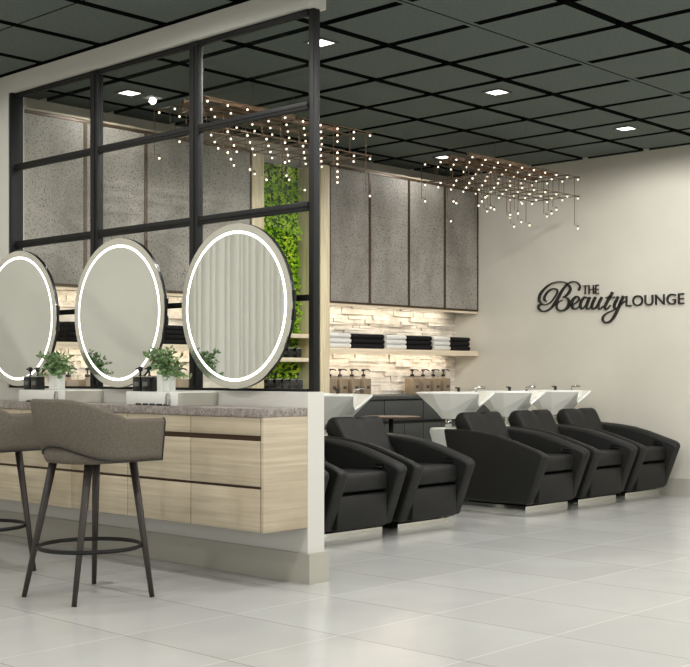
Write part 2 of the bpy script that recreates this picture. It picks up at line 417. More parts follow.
# folded towels
def towel_mesh(c, w, d, h, n=7):
    """folded towel: rounded fold at the front (+x)"""
    mb = MB(); x1 = c[0] + d / 2; x0 = c[0] - d / 2; r = h / 2
    prof = [(x0, c[2]), (x1 - r, c[2])]
    for k in range(1, 6): a = -pi / 2 + pi * k / 6; prof.append((x1 - r + r * cos(a), c[2] + r + r * sin(a)))
    prof += [(x1 - r, c[2] + h), (x0, c[2] + h)]
    mb.prism(prof, c[1] - w / 2, c[1] + w / 2, bev=.005, seg=2, sharp=1.2)
    mb.box(x0 + .02, x1 - r * .3, c[1] - w / 2 - .001, c[1] + w / 2 + .001, c[2] + h * .46, c[2] + h * .54)
    return mb
tw = {}
def stack(y0, y1, black, n, desc, z0=1.335, h=.045, x=-7.76, seedj=0):
    rnd = random.Random(int(y0 * 100) + seedj)
    lv = {1: ['single'], 2: ['bottom', 'top'], 3: ['bottom', 'middle', 'top'], 4: ['bottom', 'second', 'third', 'top']}[n]
    for k in range(n):
        col = 'black' if black else 'white'
        w = y1 - y0 - .02
        z = z0 + .0008 + k * (h + .0006)
        yc = (y0 + y1) / 2 + rnd.uniform(-.005, .005)
        o = obj('folded_towel', towel_mesh((x, yc, z), w, .25, h), M['towelb' if black else 'towelw'], base=(x, yc, z))
        tag(o, '%s folded %s towel in the %s' % (lv[k], col, desc), 'towel', 'folded towels on the long shelves')
stack(7.90, 8.20, False, 3, 'white stack beside the oak post')
stack(8.21, 8.66, True, 3, 'first black stack from the oak post')
stack(8.67, 8.98, False, 3, 'middle white stack of the right shelf')
stack(8.99, 9.37, True, 3, 'middle black stack of the right shelf')
stack(9.39, 9.66, False, 3, 'rightmost white stack')
stack(9.67, 9.98, True, 3, 'black stack nearest the lettered wall')
stack(5.13, 5.42, True, 4, 'stack seen between the left and middle mirrors', h=.037, x=-7.74)
stack(6.02, 6.39, True, 4, 'stack seen between the middle and right mirrors', h=.037, x=-7.74)

# pump bottles on the counter
def pump_bottle(loc, label, grp):
    x, y, z = loc; t = thing('pump_bottle', label, 'bottle', loc, grp)
    obj('bottle', MB().box(x - .055, x + .055, y - .052, y + .052, z, z + .158, bev=.008).lathe((x, y, z + .156), [(.03, 0), (.018, .01), (.016, .022)], 12), M['bottle'], t)
    obj('printed_label', MB().box(x + .055, x + .0565, y - .012, y + .03, z + .062, z + .088), M['label'], t)
    obj('pump', MB().lathe((x, y, z + .178), [(.02, 0), (.02, .018), (.006, .02), (.006, .05), (.018, .052), (.018, .068), (.004, .07)], 12).tube([(x, y, z + .242), (x + .03, y + .03, z + .243), (x + .045, y + .045, z + .232)], .006, 6), M['blackpl'], t)
    return t
pb = pump_bottle((-7.76, 8.17, .9), 'taupe pump bottle, first from the oak post', 'taupe pump bottles on the back counter')
G = 'taupe pump bottles on the back counter'
for y, s in ((8.03, 'half hidden right against the oak post'), (8.33, 'third from the oak post'), (8.49, 'fourth from the oak post, left of the bare stretch'),
             (9.20, 'first of the right-hand four'), (9.365, 'second of the right-hand four'), (9.525, 'third of the right-hand four'), (9.685, 'last of the right-hand four, nearest the lettered wall'),
             (5.23, 'left one seen between the left and middle mirrors'), (5.40, 'right one seen between the left and middle mirrors'), (6.28, 'left one seen between the middle and right mirrors'), (6.44, 'right one seen between the middle and right mirrors')):
    dup(pb, (-7.76, y, .9), 'taupe pump bottle, ' + s, G)
pb['label'] = 'taupe pump bottle, second from the oak post'

# black pump jars
def pump_jar(loc, label, grp):
    x, y, z = loc; t = thing('pump_jar', label, 'jar', loc, grp)
    obj('jar', MB().box(x - .034, x + .034, y - .031, y + .031, z, z + .082, bev=.005), M['blackpl'], t)
    obj('printed_label', MB().box(x - .022, x + .022, y - .0325, y - .031, z + .03, z + .055), M['jarlab'], t)
    obj('collar', MB().box(x - .035, x + .035, y - .032, y + .032, z + .0825, z + .088), M['chrome'], t)
    obj('pump', MB().lathe((x, y, z + .0885), [(.012, 0), (.006, .008), (.005, .026), (.013, .028), (.016, .048), (.008, .055)], 12).tube([(x, y, z + .132), (x - .028, y - .01, z + .13)], .005, 6), M['blackpl'], t)
    return t
# jars of the plant niche
nj = pump_jar((-7.69, 7.20, .9), 'x', 'black jars in the plant niche')
nj['label'] = 'black pump jar on the niche counter, leftmost of five'
for y, s in ((7.29, 'second from left of five'), (7.38, 'middle of five'), (7.47, 'fourth from left of five'), (7.56, 'rightmost of five')):
    dup(nj, (-7.69, y, .9 + .0), 'black pump jar on the niche counter, ' + s, 'black jars in the plant niche')
for o in [o for o in COL.objects if o.name.startswith('pump_jar')]: o.location.z = .97
tag(obj('riser', MB().box(-7.78, -7.63, 7.1, 7.66, .9, .97), M['shelf']), 'pale riser board carrying five black jars in the plant niche', 'riser')
for y, s in ((7.47, 'left one'), (7.57, 'right one')):
    dup(nj, (-7.72, y, 1.243), 'black pump jar on the lower niche shelf, ' + s, 'black jars in the plant niche')

# ---------------------------------------------------------------- vanity
VY = 4.214
seams = [-4.538, -5.108, -5.667, -6.22, -6.775, -7.33, -7.9]
pos = ['at the open end of the row', 'second from the open end', 'behind the legs of the nearer stool', 'between the two stools', 'behind the farther stool at the picture edge', 'last of the row, outside the picture']
for k in range(6):
    x1, x0 = seams[k], seams[k + 1]
    t = thing('drawer_cabinet', 'wall-hung pale oak drawer unit ' + pos[k], 'cabinet', ((x0 + x1) / 2, 4.37, .295), 'oak drawer units under the worktop')
    obj('body', MB().box(x0 + .001, x1 - (.019 if k == 0 else .001), VY + .024, PY0 - .001, .297, .878), M['groove'], t)
    if k == 0:
        obj('end_panel', MB().box(x1 - .018, x1, VY + .002, PY0 - .001, .295, .878, bev=.001), M['oak'], t)
        x1 -= .020
    for z0, z1 in ((.786, .877), (.528, .758), (.297, .513)):
        obj('drawer', MB().box(x0 + .003, x1 - .003, VY, VY + .022, z0, z1, bev=.0015), M['oak'], t)
tag(obj('worktop', MB().box(-7.92, PXE - .001, VY - .006, PY0 - .001, .879, .923, bev=.002), M['worktop']), 'long grey stone worktop along the partition under the mirrors', 'worktop')
# white ledge boxes with a looped holder
for x0, x1, w in ((-5.735, -5.27, 'under the middle mirror and right-hand plant'), (-6.865, -6.36, 'under the left mirror and left-hand plant')):
    t = thing('ledge_box', 'long white box ledge on the grey worktop ' + w, 'ledge', ((x0 + x1) / 2, 4.4, .923), 'white ledge boxes on the worktop')
    obj('box', MB().box(x0, x1, 4.255, PY0 - .002, .9245, 1.0, bev=.003), M['ledge'], t)
    b = MB()
    n = 22
    for i in range(n):
        if i % 5 != 4: b.ball((x0 + .1 + (x1 - x0 - .2) * i / (n - 1), 4.252, .93), .0055, n=6, m=4)
    obj('bead_row', b, M['blackpl'], t)
    hx = x1 - .075
    obj('tool_holder', MB().tube([(hx - .016, 4.247, .93), (hx - .016, 4.247, .975), (hx - .008, 4.247, .99), (hx + .006, 4.247, .99), (hx + .014, 4.247, .975), (hx + .014, 4.247, .93)], .0045, 8).box(hx - .02, hx + .018, 4.245, 4.256, .925, .931), M['chrome'], t)
    obj('end_cap', MB().box(x1 + .001, x1 + .02, 4.262, PY0 - .002, .9245, .996), M['skirt'], t)

# ---------------------------------------------------------------- mirrors
def mirror(cx, label):
    R = .453; cz = 1.472; y0 = 4.468; y1 = 4.492
    t = thing('round_mirror', label, 'mirror', (cx, y0, cz), 'round lit mirrors on the glass screen')
    def disc(r0, r1, ya, yb, mi, mb, n=96):
        rings = []
        for (r, y) in ((r0, ya), (r1, ya), (r1, yb), (r0, yb)):
            rings.append([(cx + r * cos(2 * pi * i / n), y, cz + r * sin(2 * pi * i / n)) for i in range(n)])
        rings.append(rings[0]); return mb.loft(rings, mi, False, False)
    obj('rim', disc(.4135, R, y0, y0 + .006, 0, MB()), M['mirrorrim'], t)
    obj('light_ring', disc(.398, .413, y0 - .001, y0 + .006, 0, MB()), M['led'], t)
    n = 96; mb = MB()
    mb.loft([[(cx + .3975 * cos(2 * pi * i / n), y, cz + .3975 * sin(2 * pi * i / n)) for i in range(n)] for y in (y0, y0 + .006)], 0, False, True)
    obj('mirror_glass', mb, M['mirror'], t)
    obj('back_plate', disc(.02, R + .001, y0 + .0065, y1, 0, MB()).box(cx - .06, cx + .06, y1, FY0 - .003, 1.46, 1.54), M['blackpl'], t)
    for z in (1.41, 1.51): obj('side_clip', MB().box(cx + R - .006, cx + R + .008, y0 + .01, y1, z - .03, z + .03), M['blackpl'], t)
mirror(-5.042, 'round lit mirror nearest the post, reflecting a pleated curtain')
mirror(-6.108, 'middle round lit mirror above the right-hand plant')
mirror(-7.222, 'round lit mirror cut by the left edge of the picture')

# plants and jars on the ledges
def plant(x, y, z, label, seed):
    rnd = random.Random(seed)
    t = thing('potted_plant', label, 'plant', (x, y, z), 'small leafy plants on the ledges')
    mb = MB()
    for dx in (-.0275, .0275):
        mb.box(x + dx - .026, x + dx + .026, y - .026, y + .026, z, z + (.108 if dx < 0 else .095), bev=.006)
    obj('vase', mb, M['vase'], t)
    st = MB(); lf = MB()
    for k in range(42):
        a = rnd.uniform(0, 2 * pi); out = rnd.uniform(.03, .18); up = rnd.uniform(.0, .145) * (1.1 - out)
        p0 = Vector((x + rnd.uniform(-.05, .05), y + rnd.uniform(-.015, .015), z + .09))
        p2 = Vector((x + cos(a) * out * 1.05, y + sin(a) * out * .55, z + .095 + up - (.03 if out > .14 else 0)))
        if p2.x < x - .06: p2.z = max(p2.z, z + .2 + .03 * rnd.random())
        p1 = (p0 + p2) / 2 + Vector((0, 0, .03))
        path = [p0 * (1 - u) ** 2 + p1 * 2 * u * (1 - u) + p2 * u * u for u in [i / 6 for i in range(7)]]
        st.tube(path, [.0022 - .0002 * i for i in range(7)], 4)
        for i in range(1, 7):
            for sgn in (-1, 1, 0):
                c = path[i]
                d = Vector((rnd.uniform(-1, 1), rnd.uniform(-1, 1), rnd.uniform(-.3, .9))).normalized()
                n = d.cross(Vector((rnd.uniform(-1, 1), rnd.uniform(-1, 1), rnd.uniform(-1, 1)))).normalized()
                l = rnd.uniform(.022, .036); w = l * .22
                f = d.cross(n).normalized() * .004
                q = [c, c + d * l * .35 + n * w, c + d * l * .75 + n * w * .8, c + d * l, c + d * l * .75 - n * w * .8, c + d * l * .35 - n * w]
                m1 = c + d * l * .5 + f
                lf.add(q + [m1], [(0, 1, 6), (1, 2, 6), (2, 3, 6), (3, 4, 6), (4, 5, 6), (5, 0, 6)])
    # keep leaves clear of the mirror
    lf.v = [(a, min(b, 4.462), c) for a, b, c in lf.v]
    obj('stems', st, M['stem'], t); obj('leaves', lf, M['leaf'], t, fixn=False)
plant(-6.565, 4.34, 1.0, 'leafy green plant in a white pot between left and middle mirrors', 3)
plant(-5.475, 4.34, 1.0, 'leafy green plant in a white pot between middle and right mirrors', 8)
jr = pump_jar((-6.85, 4.33, 1.0005), 'black pump jar on the left ledge, left of the pair', 'black pump jars on the white ledges')
for x, s in ((-6.765, 'left ledge, right of the pair beside the plant'), (-5.7, 'right ledge, left of the pair'), (-5.617, 'right ledge, right of the pair beside the plant')):
    dup(jr, (x, 4.33, 1.0005), 'black pump jar on the ' + s, 'black pump jars on the white ledges')

# ---------------------------------------------------------------- stools
def stool(cx, cy, label):
    t = thing('bar_stool', label, 'stool', (cx, cy, 0), 'grey upholstered bar stools')
    # seat cushion (superellipse)
    def se(a, b, z, n=40, ex=2.6):
        out = []
        for i in range(n):
            th = 2 * pi * i / n; c, s = cos(th), sin(th)
            out.append((cx + a * math.copysign(abs(c) ** (2 / ex), c), cy + .0 + b * math.copysign(abs(s) ** (2 / ex), s), z))
        return out
    obj('seat', MB().loft([se(.17, .17, .664), se(.205, .2, .667), se(.217, .213, .69), se(.217, .213, .735), se(.205, .2, .752), se(.16, .16, .758)]), M['fabric'], t)
    # wrap-around back
    aw, br = .262, .258
    plan = []
    for k in range(9): plan.append((aw, .235 - .25 * k / 8, k / 8 * .3))
    for k in range(1, 24):
        th = -pi * k / 24; plan.append((aw * cos(th), -.015 + br * sin(th), .3 + .4 * k / 24))
    for k in range(9): plan.append((-aw, -.015 + .25 * k / 8, .7 + .3 * k / 8))
    def sm(u): u = max(0, min(1, u)); return u * u * (3 - 2 * u)
    rings = []; botpath = []; toppath = []
    for i, (px_, py_, s) in enumerate(plan):
        e = min(s, 1 - s)                       # 0 at arm front, .5 at back middle
        zt = .884 + .096 * sm((e - .25) / .19)
        zb = .677 + .07 * sm((e - .3) / .19)
        bk = .05 * sm((e - .28) / .2)
        a = plan[max(i - 1, 0)]; b = plan[min(i + 1, len(plan) - 1)]
        tx, ty = b[0] - a[0], b[1] - a[1]; l = math.hypot(tx, ty); nx, ny = -ty / l, tx / l   # outward
        if nx * px_ + ny * (py_ + .015 if s > .3 and s < .7 else 0) < 0: nx, ny = -nx, -ny
        th = .042
        ring = []
        fl = .024
        pr = [(-bk, zb), (.004 - bk * .6, zb + .035), (.014 - bk * .12, (zb + zt) / 2), (fl, zt - .02), (fl - .006, zt - .004), (fl - .018, zt), (fl - th + .006, zt - .006), (fl - th, zt - .03), (.012 - th, (zb + zt) / 2), (-th - bk, zb + .02), (-th + .008 - bk, zb)]
        for o, z in pr: ring.append((cx + px_ + nx * o, cy + py_ + ny * o, z))
        rings.append(ring)
        botpath.append((cx + px_ + nx * .003, cy + py_ + ny * .003, zb)); botpath[-1] = (cx + px_ + nx * (.003 - bk), cy + py_ + ny * (.003 - bk), zb); toppath.append((cx + px_ + nx * (fl - .002), cy + py_ + ny * (fl - .002), zt - .003))
    sh = obj('backrest', MB().loft(rings), M['fabric'], t)
    pp = MB().tube(botpath, .0035, 6)
    for e, k in ((0, 0), (-1, -1)):
        r = rings[e]; pp.tube([r[j] for j in (0, 1, 2, 3, 4, 5)], .0035, 6)
    obj('piping', pp, M['piping'], sh)
    feet = [(-.217, -.246), (.181, -.226), (-.278, .21), (.242, .187)]
    tops = [(-.12, -.138), (.123, -.095), (.11, -.082), (.123, .188)]
    tops = [(-.125, -.14), (.12, -.1), (-.13, .12), (.125, .16)]
    for (fx, fy), (tx, ty) in zip(feet, tops):
        obj('leg', MB().tube([(cx + fx, cy + fy, .0), (cx + fx * .5 + tx * .5, cy + fy * .5 + ty * .5, .332), (cx + tx, cy + ty, .664)], [.0125, .0165, .021], 12), M['leg'], t)
    n = 48; rr = .252
    obj('footrest_ring', MB().tube([(cx - .006 + (rr + .0) * cos(2 * pi * i / n), cy - .006 + rr * sin(2 * pi * i / n), .25) for i in range(n)], .0105, 8, closed=True), M['black'], t)
    return t
s1 = stool(-5.075, 3.555, 'grey upholstered bar stool nearest the camera, fully in view')
dup(s1, (-6.19, 3.597, 0), 'grey upholstered bar stool cut off by the left edge of the picture', 'grey upholstered bar stools')

# ----------------------------------------------------------- shampoo chairs
CX0 = -5.44
def wash_chair(cy, label, grp):
    X = lambda a: CX0 + a
    t = thing('shampoo_chair', label, 'wash chair', (CX0, cy, 0), grp)
    prof = [(-.775, .66), (-.6, .662), (-.42, .65), (-.25, .628), (-.1, .592), (.03, .552), (.12, .525), (.165, .508), (.190, .49), (.196, .465), (.055, .1), (-.63, .094), (-.66, .115)]
    for s in (-1, 1):
        y0, y1 = sorted((cy + s * .335, cy + s * .24))
        p = MB()
        n = len(prof)
        # arm: inner edge sits lower so the top rolls inwards
        vs = [(X(a), cy + s * .335, z) for a, z in prof] + [(X(a), cy + s * .24, z - (.016 if z > .3 else 0)) for a, z in prof]
        fs = [list(range(n)), list(range(2 * n - 1, n - 1, -1))] + [(i, (i + 1) % n, n + (i + 1) % n, n + i) for i in range(n)]
        p.bevelled(vs, fs, .022, 4, sharp=.9)
        ap = obj('arm_panel', p, M['leather'], t)
        if s > 0:
            yy = cy + .239
            obj('recline_lever', MB().box(X(-.02), X(.07), yy - .004, yy + .001, .475, .51, bev=.0015).tube([(X(-.01), yy - .006, .503), (X(-.01), yy - .018, .483), (X(.06), yy - .018, .483)], .0045, 8), M['blackpl'], ap)
    XP = lambda pts: [(X(a), z) for a, z in pts]
    obj('seat_cushion', MB().prism(XP([(-.5, .342), (.09, .34), (.1, .36), (.103, .43), (.09, .456), (.04, .464), (-.5, .452)]), cy - .237, cy + .237, bev=.012, seg=3, sharp=.7), M['leather'], t)
    obj('leg_rest', MB().prism(XP([(-.2, .322), (.09, .322), (.097, .31), (.092, .118), (.082, .1), (-.2, .1)]), cy - .237, cy + .237, bev=.01, seg=3, sharp=.7), M['leather'], t)
    obj('underframe', MB().box(X(-.62), X(-.03), cy - .205, cy + .205, .083, .35), M['blackpl'], t)
    # reclined back with a rounded head roll and neck dip
    rings = []; n = 33
    for i in range(n):
        u = -1 + 2 * i / (n - 1)
        e = max(0, 1 - ((1 - abs(u)) / .1)); e = 1 - .26 * e ** 2           # rounded sides
        k = math.exp(-((u) / .14) ** 2)                                     # neck dip
        ring = [(-.40, .44), (-.44, .50), (-.51, .595), (-.555, .672), (-.596 - .008 * k, .745), (-.618 - .014 * k, .776 - .008 * k), (-.645, .789 - .02 * k), (-.675, .788 - .014 * k), (-.705, .772), (-.728, .735), (-.73, .69), (-.70, .6), (-.6, .43)]
        out = []
        for a, z in ring:
            w = .236 + .016 * max(0, min(1, (z - .655) / .03))
            c = (-.60 - (z - .6) * .45, z)
            out.append((X(c[0] + (a - c[0]) * e), cy + w * u, z if z < .7 else .7 + (z - .7) * e))
        rings.append(out)
    hr = obj('backrest', MB().loft(rings, 0, True, True), M['leather'], t)
    cre = MB()
    for s in (-1, 1):
        cre.tube([(X(-.65), cy + s * .085, .781), (X(-.622), cy + s * .058, .767), (X(-.592), cy + s * .03, .726)], .0035, 6)
    obj('crease', cre, M['seam'], hr)
    obj('base', MB().box(X(-.67), X(.006), cy - .29, cy + .29, 0, .082, bev=.003), M['chrome'], t)
    for s in (-1, 1):
        obj('foot_pad', MB().lathe((X(-.015), cy + s * .25, .0825), [(.012, 0), (.012, .012), (.006, .016)], 10), M['blackpl'], t)
    # white pedestal
    obj('pedestal', MB().prism(XP([(-1.0, .0), (-.735, .0), (-.735, .655), (-1.02, .655), (-1.03, .62), (-1.0, .54), (-.93, .43), (-.93, .1)]), cy - .2, cy + .2, bev=.012, seg=3, sharp=.6), M['white'], t)
    obj('neck_post', MB().lathe((X(-.9), cy - .1, .66), [(.03, 0), (.03, .07)], 16), M['chrome'], t)
    obj('neck_post', MB().lathe((X(-.9), cy + .05, .66), [(.035, 0), (.035, .07)], 16), M['chrome'], t)
    # bowl: flared basin with neck cut-out
    rim = [(-1.17, -.20), (-1.12, -.245), (-.95, -.25), (-.8, -.21), (-.58, -.105), (-.64, -.04), (-.66, 0), (-.64, .04), (-.58, .105), (-.8, .21), (-.95, .25), (-1.12, .245), (-1.17, .20), (-1.18, 0)]
    rz = [.95, .95, .95, .95, .95, .875, .845, .875, .95, .95, .95, .95, .95, .95]
    mid = [(-1.02, -.14), (-1.0, -.16), (-.93, -.17), (-.84, -.15), (-.745, -.09), (-.735, -.04), (-.735, 0), (-.735, .04), (-.745, .09), (-.84, .15), (-.93, .17), (-1.0, .16), (-1.02, .14), (-1.03, 0)]
    bot = [(-.97, -.10), (-.96, -.115), (-.92, -.12), (-.86, -.11), (-.80, -.07), (-.79, -.03), (-.79, 0), (-.79, .03), (-.80, .07), (-.86, .11), (-.92, .12), (-.96, .115), (-.97, .10), (-.98, 0)]
    def rg(pts, zs, off=0, dz=0):
        cxm = -.9; out = []
        for (a, b), z in zip(pts, zs):
            d = math.hypot(a - cxm, b) or 1; q = (d - off) / d
            out.append((X(cxm + (a - cxm) * q), cy + b * q, z + dz))
        return out
    b = MB()
    b.loft([rg(bot, [.735] * 14, .08), rg(bot, [.728] * 14), rg(mid, [.80] * 14), rg(rim, [z - .012 for z in rz]), rg(rim, rz, .004), rg(rim, rz, .016), rg(mid, [.815] * 14, .018), rg(bot, [.76] * 14, .02)], 0, False, True)
    obj('bowl', b, M['porcelain'], t)
    fx, fy = X(-1.03), cy + .2
    fa = obj('faucet', MB().lathe((fx, fy, .949), [(.014, 0), (.012, .02), (.015, .023), (.015, .034), (.006, .038)], 12).tube([(fx, fy, .975), (fx - .02, fy - .02, .985), (fx + .02, fy - .04, .982)], .006, 8), M['blackpl'], t)
    sx, sy = X(-.84), cy + .19
    obj('spray_head', MB().lathe((sx, sy, .949), [(.012, 0), (.012, .012)], 10).tube([(sx, sy, .955), (sx - .01, sy + .0, .98), (sx + .03, sy + .05, .99), (sx + .045, sy + .07, .984)], [.006, .006, .009, .011], 8), M['chrome'], t)
    return t
GR = 'black wash chairs of the right-hand row'; GL = 'black wash chairs of the left-hand row'
w1 = wash_chair(8.085, 'black wash chair with white basin, front of the right-hand row of three', GR)
dup(w1, (CX0, 8.825, 0), 'black wash chair with white basin, middle of the right-hand row', GR)
dup(w1, (CX0, 9.56, 0), 'black wash chair with white basin, against the lettered wall', GR)
dup(w1, (CX0, 6.585, 0), 'black wash chair with white basin, rightmost of the left-hand row', GL)
dup(w1, (CX0, 5.845, 0), 'black wash chair with white basin, middle of the left-hand row', GL)
dup(w1, (CX0, 5.105, 0), 'black wash chair mostly hidden by the end of the partition', GL)

# small round table between the two rows
t = thing('side_table', 'round brown side table between the two rows of wash chairs', 'table', (-6.57, 7.52, 0))
obj('table_top', MB().lathe((-6.62, 7.58, .738), [(.2, 0), (.24, .008), (.24, .012), (.235, .015)], 48), M['groove'], t)
obj('pole', MB().lathe((-6.62, 7.58, .015), [(.02, 0), (.02, .722)], 12), M['black'], t)
obj('base', MB().lathe((-6.62, 7.58, 0), [(.16, 0), (.16, .01), (.03, .014)], 32), M['black'], t)

# ---------------------------------------------------------------- wall sign
def bez(pts, n=8):
    """Catmull-Rom through points (x, y, r)"""
    out = []; P = [pts[0]] + list(pts) + [pts[-1]]
    for i in range(1, len(P) - 2):
        a, b, c, d = P[i - 1], P[i], P[i + 1], P[i + 2]
        for k in range(n):
            u = k / n
            out.append(tuple(.5 * (2 * b[j] + (c[j] - a[j]) * u + (2 * a[j] - 5 * b[j] + 4 * c[j] - d[j]) * u * u + (3 * b[j] - a[j] - 3 * c[j] + d[j]) * u ** 3) for j in range(3)))
    out.append(tuple(pts[-1])); return out
F_, CXp, YHp, CH = 1224., 345., 374., 1.1
TH = math.atan2(1153, 1224); Vv = (-sin(TH), cos(TH)); Rv = (cos(TH), sin(TH))
def S(u, v):
    # letter drawing units -> metres on the far wall plane
    a = (185 + u / 6.9) / F_; d = YF - .02
    w = d / (Vv[1] + a * Rv[1])
    return (w * (Vv[0] + a * Rv[0]), CH + (99 - v / 6.9) * w / F_)
def ribbon(mb, pts, y0, y1):
    P = bez(pts); n = len(P); Lf = []; Rt = []
    Q = [S(p[0], p[1]) for p in P]
    for i in range(n):
        a = Q[max(i - 1, 0)]; b = Q[min(i + 1, n - 1)]
        dx, dz = b[0] - a[0], b[1] - a[1]; l = math.hypot(dx, dz) or 1
        nx, nz = -dz / l, dx / l; r = max(P[i][2], 1.2) * .00142
        Lf.append((Q[i][0] + nx * r, Q[i][1] + nz * r)); Rt.append((Q[i][0] - nx * r, Q[i][1] - nz * r))
    vs = [(x, y0, z) for x, z in Lf] + [(x, y0, z) for x, z in Rt] + [(x, y1, z) for x, z in Lf] + [(x, y1, z) for x, z in Rt]
    fs = []
    for i in range(n - 1):
        fs += [(i, i + 1, n + i + 1, n + i), (2 * n + i, 3 * n + i, 3 * n + i + 1, 2 * n + i + 1), (i, 2 * n + i, 2 * n + i + 1, i + 1), (n + i, n + i + 1, 3 * n + i + 1, 3 * n + i)]
    fs += [(0, n, 3 * n, 2 * n), (n - 1, 3 * n - 1, 4 * n - 1, 2 * n - 1)]
    mb.add(vs, fs)
sign = thing('wall_sign', 'black raised lettering on the far wall reading THE Beauty LOUNGE', 'sign', (-6.1, YF - .01, 1.8))
sy0, sy1 = YF - .024, YF - .001
B = MB()
strokes = [
 [(331,106,5),(340,92,6),(340,70,4),(318,48,3),(285,47,3),(252,66,4),(222,102,7),(196,148,9),(172,190,9),(145,225,6),(112,247,5),(78,248,5),(56,230,6),(58,208,6),(72,206,5)],
 [(262,62,2),(232,48,3),(190,46,3),(140,62,4),(98,94,6),(68,134,8),(60,172,8),(78,200,5),(108,204,3),(142,186,3),(170,148,3),(186,118,4),(178,96,4),(150,96,4),(118,118,5),(98,150,6),(98,174,5),(112,180,3)],
 [(246,62,3),(268,74,6),(276,98,8),(262,126,7),(240,146,4),(222,152,2)],
 [(222,152,2),(250,156,4),(266,180,8),(262,212,9),(240,238,7),(208,246,5),(184,232,6),(182,204,5),(200,182,3),(222,174,2)],
 [(272,212,2),(302,200,3),(332,176,4),(334,156,4),(316,148,5),(292,172,8),(284,206,9),(296,232,6),(322,228,3),(346,206,2)],
 [(396,160,3),(376,152,4),(354,176,8),(344,212,8),(354,234,5),(376,216,3),(400,176,3)],
 [(412,152,7),(394,190,8),(386,220,7),(398,234,4),(420,216,2),(432,196,2)],
 [(450,152,7),(430,192,8),(424,222,7),(438,234,4),(462,208,3),(480,176,3)],
 [(494,152,7),(474,192,8),(468,222,7),(480,234,4),(502,214,2)],
 [(568,118,8),(544,160,8),(518,208,8),(514,228,6),(528,234,4),(552,208,2)],
 [(520,156,3),(548,152,4),(580,152,3)],
 [(606,148,7),(586,188,8),(578,218,7),(592,232,4),(616,206,3),(628,176,3)],
 [(642,144,8),(622,190,8),(604,236,8),(580,282,8),(552,318,6),(520,328,5),(500,312,6),(502,286,5),(530,262,3),(576,240,2),(622,208,2),(652,178,2)],
]
for s_ in strokes: ribbon(B, s_, sy0, sy1)
obj('script_word', B, M['ink'], sign)
def word(txt, x0, x1, z0, z1, name):
    cu = bpy.data.curves.new(name, 'FONT'); cu.body = txt; cu.extrude = .01; cu.resolution_u = 6; cu.offset = -.016 if txt == 'THE' else -.006
    to = bpy.data.objects.new(name, cu); COL.objects.link(to)
    bpy.context.view_layer.update()
    me = bpy.data.meshes.new_from_object(to.evaluated_get(bpy.context.evaluated_depsgraph_get()))
    COL.objects.unlink(to); bpy.data.objects.remove(to)
    xs_ = [v.co.x for v in me.vertices]; ys_ = [v.co.y for v in me.vertices]
    ax, bx, ay, by = min(xs_), max(xs_), min(ys_), max(ys_)
    off = sign.location
    for v in me.vertices:
        x, y, z = v.co
        v.co = (x0 + (x - ax) / (bx - ax) * (x1 - x0) - off.x, (YF - .012 - z) - off.y, z0 + (y - ay) / (by - ay) * (z1 - z0) - off.z)
    bm = bmesh.new(); bm.from_mesh(me); bmesh.ops.recalc_face_normals(bm, faces=bm.faces); bm.to_mesh(me); bm.free()
    me.materials.clear(); me.materials.append(M['ink'])
    o = bpy.data.objects.new(name, me); COL.objects.link(o); o.parent = sign
word('THE', -6.365, -6.19, 1.86, 1.945, 'block_word')
word('LOUNGE', -5.90, -5.311, 1.728, 1.826, 'block_word')

# ---------------------------------------------------------------- downlights
def downlight(x, y, label, grp, p=None):
    t = thing('downlight', label, 'downlight', (x, y, ZC), grp)
    obj('trim_ring', MB().box(x - .078, x + .078, y - .078, y - .062, ZC - .008, ZC).box(x - .078, x + .078, y + .062, y + .078, ZC - .008, ZC).box(x - .078, x - .062, y - .062, y + .062, ZC - .008, ZC).box(x + .062, x + .078, y - .062, y + .062, ZC - .008, ZC), M['base'], t)
    obj('lens', MB().box(x - .061, x + .061, y - .061, y + .061, ZC - .006, ZC - .001), M['down'], t)
    return t
DL = [(-5.29, 5.40, 'seen just right of the tall black post'), (-7.25, 5.41, 'seen through the upper left glass panes'), (-5.29, 7.225, 'above the front of the wash chairs, middle of the ceiling'), (-5.29, 9.03, 'nearest the lettered wall'), (-7.24, 9.05, 'just left of the right chandelier')]
HID = [(x, y) for x in (-5.29, -7.25) for y in (1.8, 3.55, -.2)] + [(x, y) for x in (-3.33, -1.37, .6) for y in (-.2, 1.8, 3.6, 5.4, 7.225, 9.03)]
d0 = None
for x, y, s_ in DL:
    lab = 'square ceiling downlight ' + s_
    if d0 is None: d0 = downlight(x, y, lab, 'square ceiling downlights')
    else: dup(d0, (x, y, ZC), lab, 'square ceiling downlights')
for x, y in HID:
    dup(d0, (x, y, ZC), 'square ceiling downlight outside the picture', 'square downlights outside the picture')
def lamp(name, power):
    ld = bpy.data.lights.new(name, 'SPOT'); ld.energy = power; ld.color = (1, .985, .96); ld.shadow_soft_size = .025
    ld.spot_size = radians(179); ld.spot_blend = .35; return ld
L_wash, L_main, L_near, L_side = lamp('cabinet_side_lamp', 15), lamp('downlight_lamp', 88), lamp('vanity_side_lamp', 74), lamp('entrance_side_lamp', 16)
L_far = lamp('sign_wall_lamp', 58)
for x, y in [(a, b) for a, b, _ in DL] + HID:
    lo = bpy.data.objects.new('downlight_lamp', L_wash if x < -7 else ((L_near if x < -3 else L_side) if y < 4.5 else (L_far if x > -6 and y > 9 else L_main))); COL.objects.link(lo); lo.location = (x, y, ZC - .03)

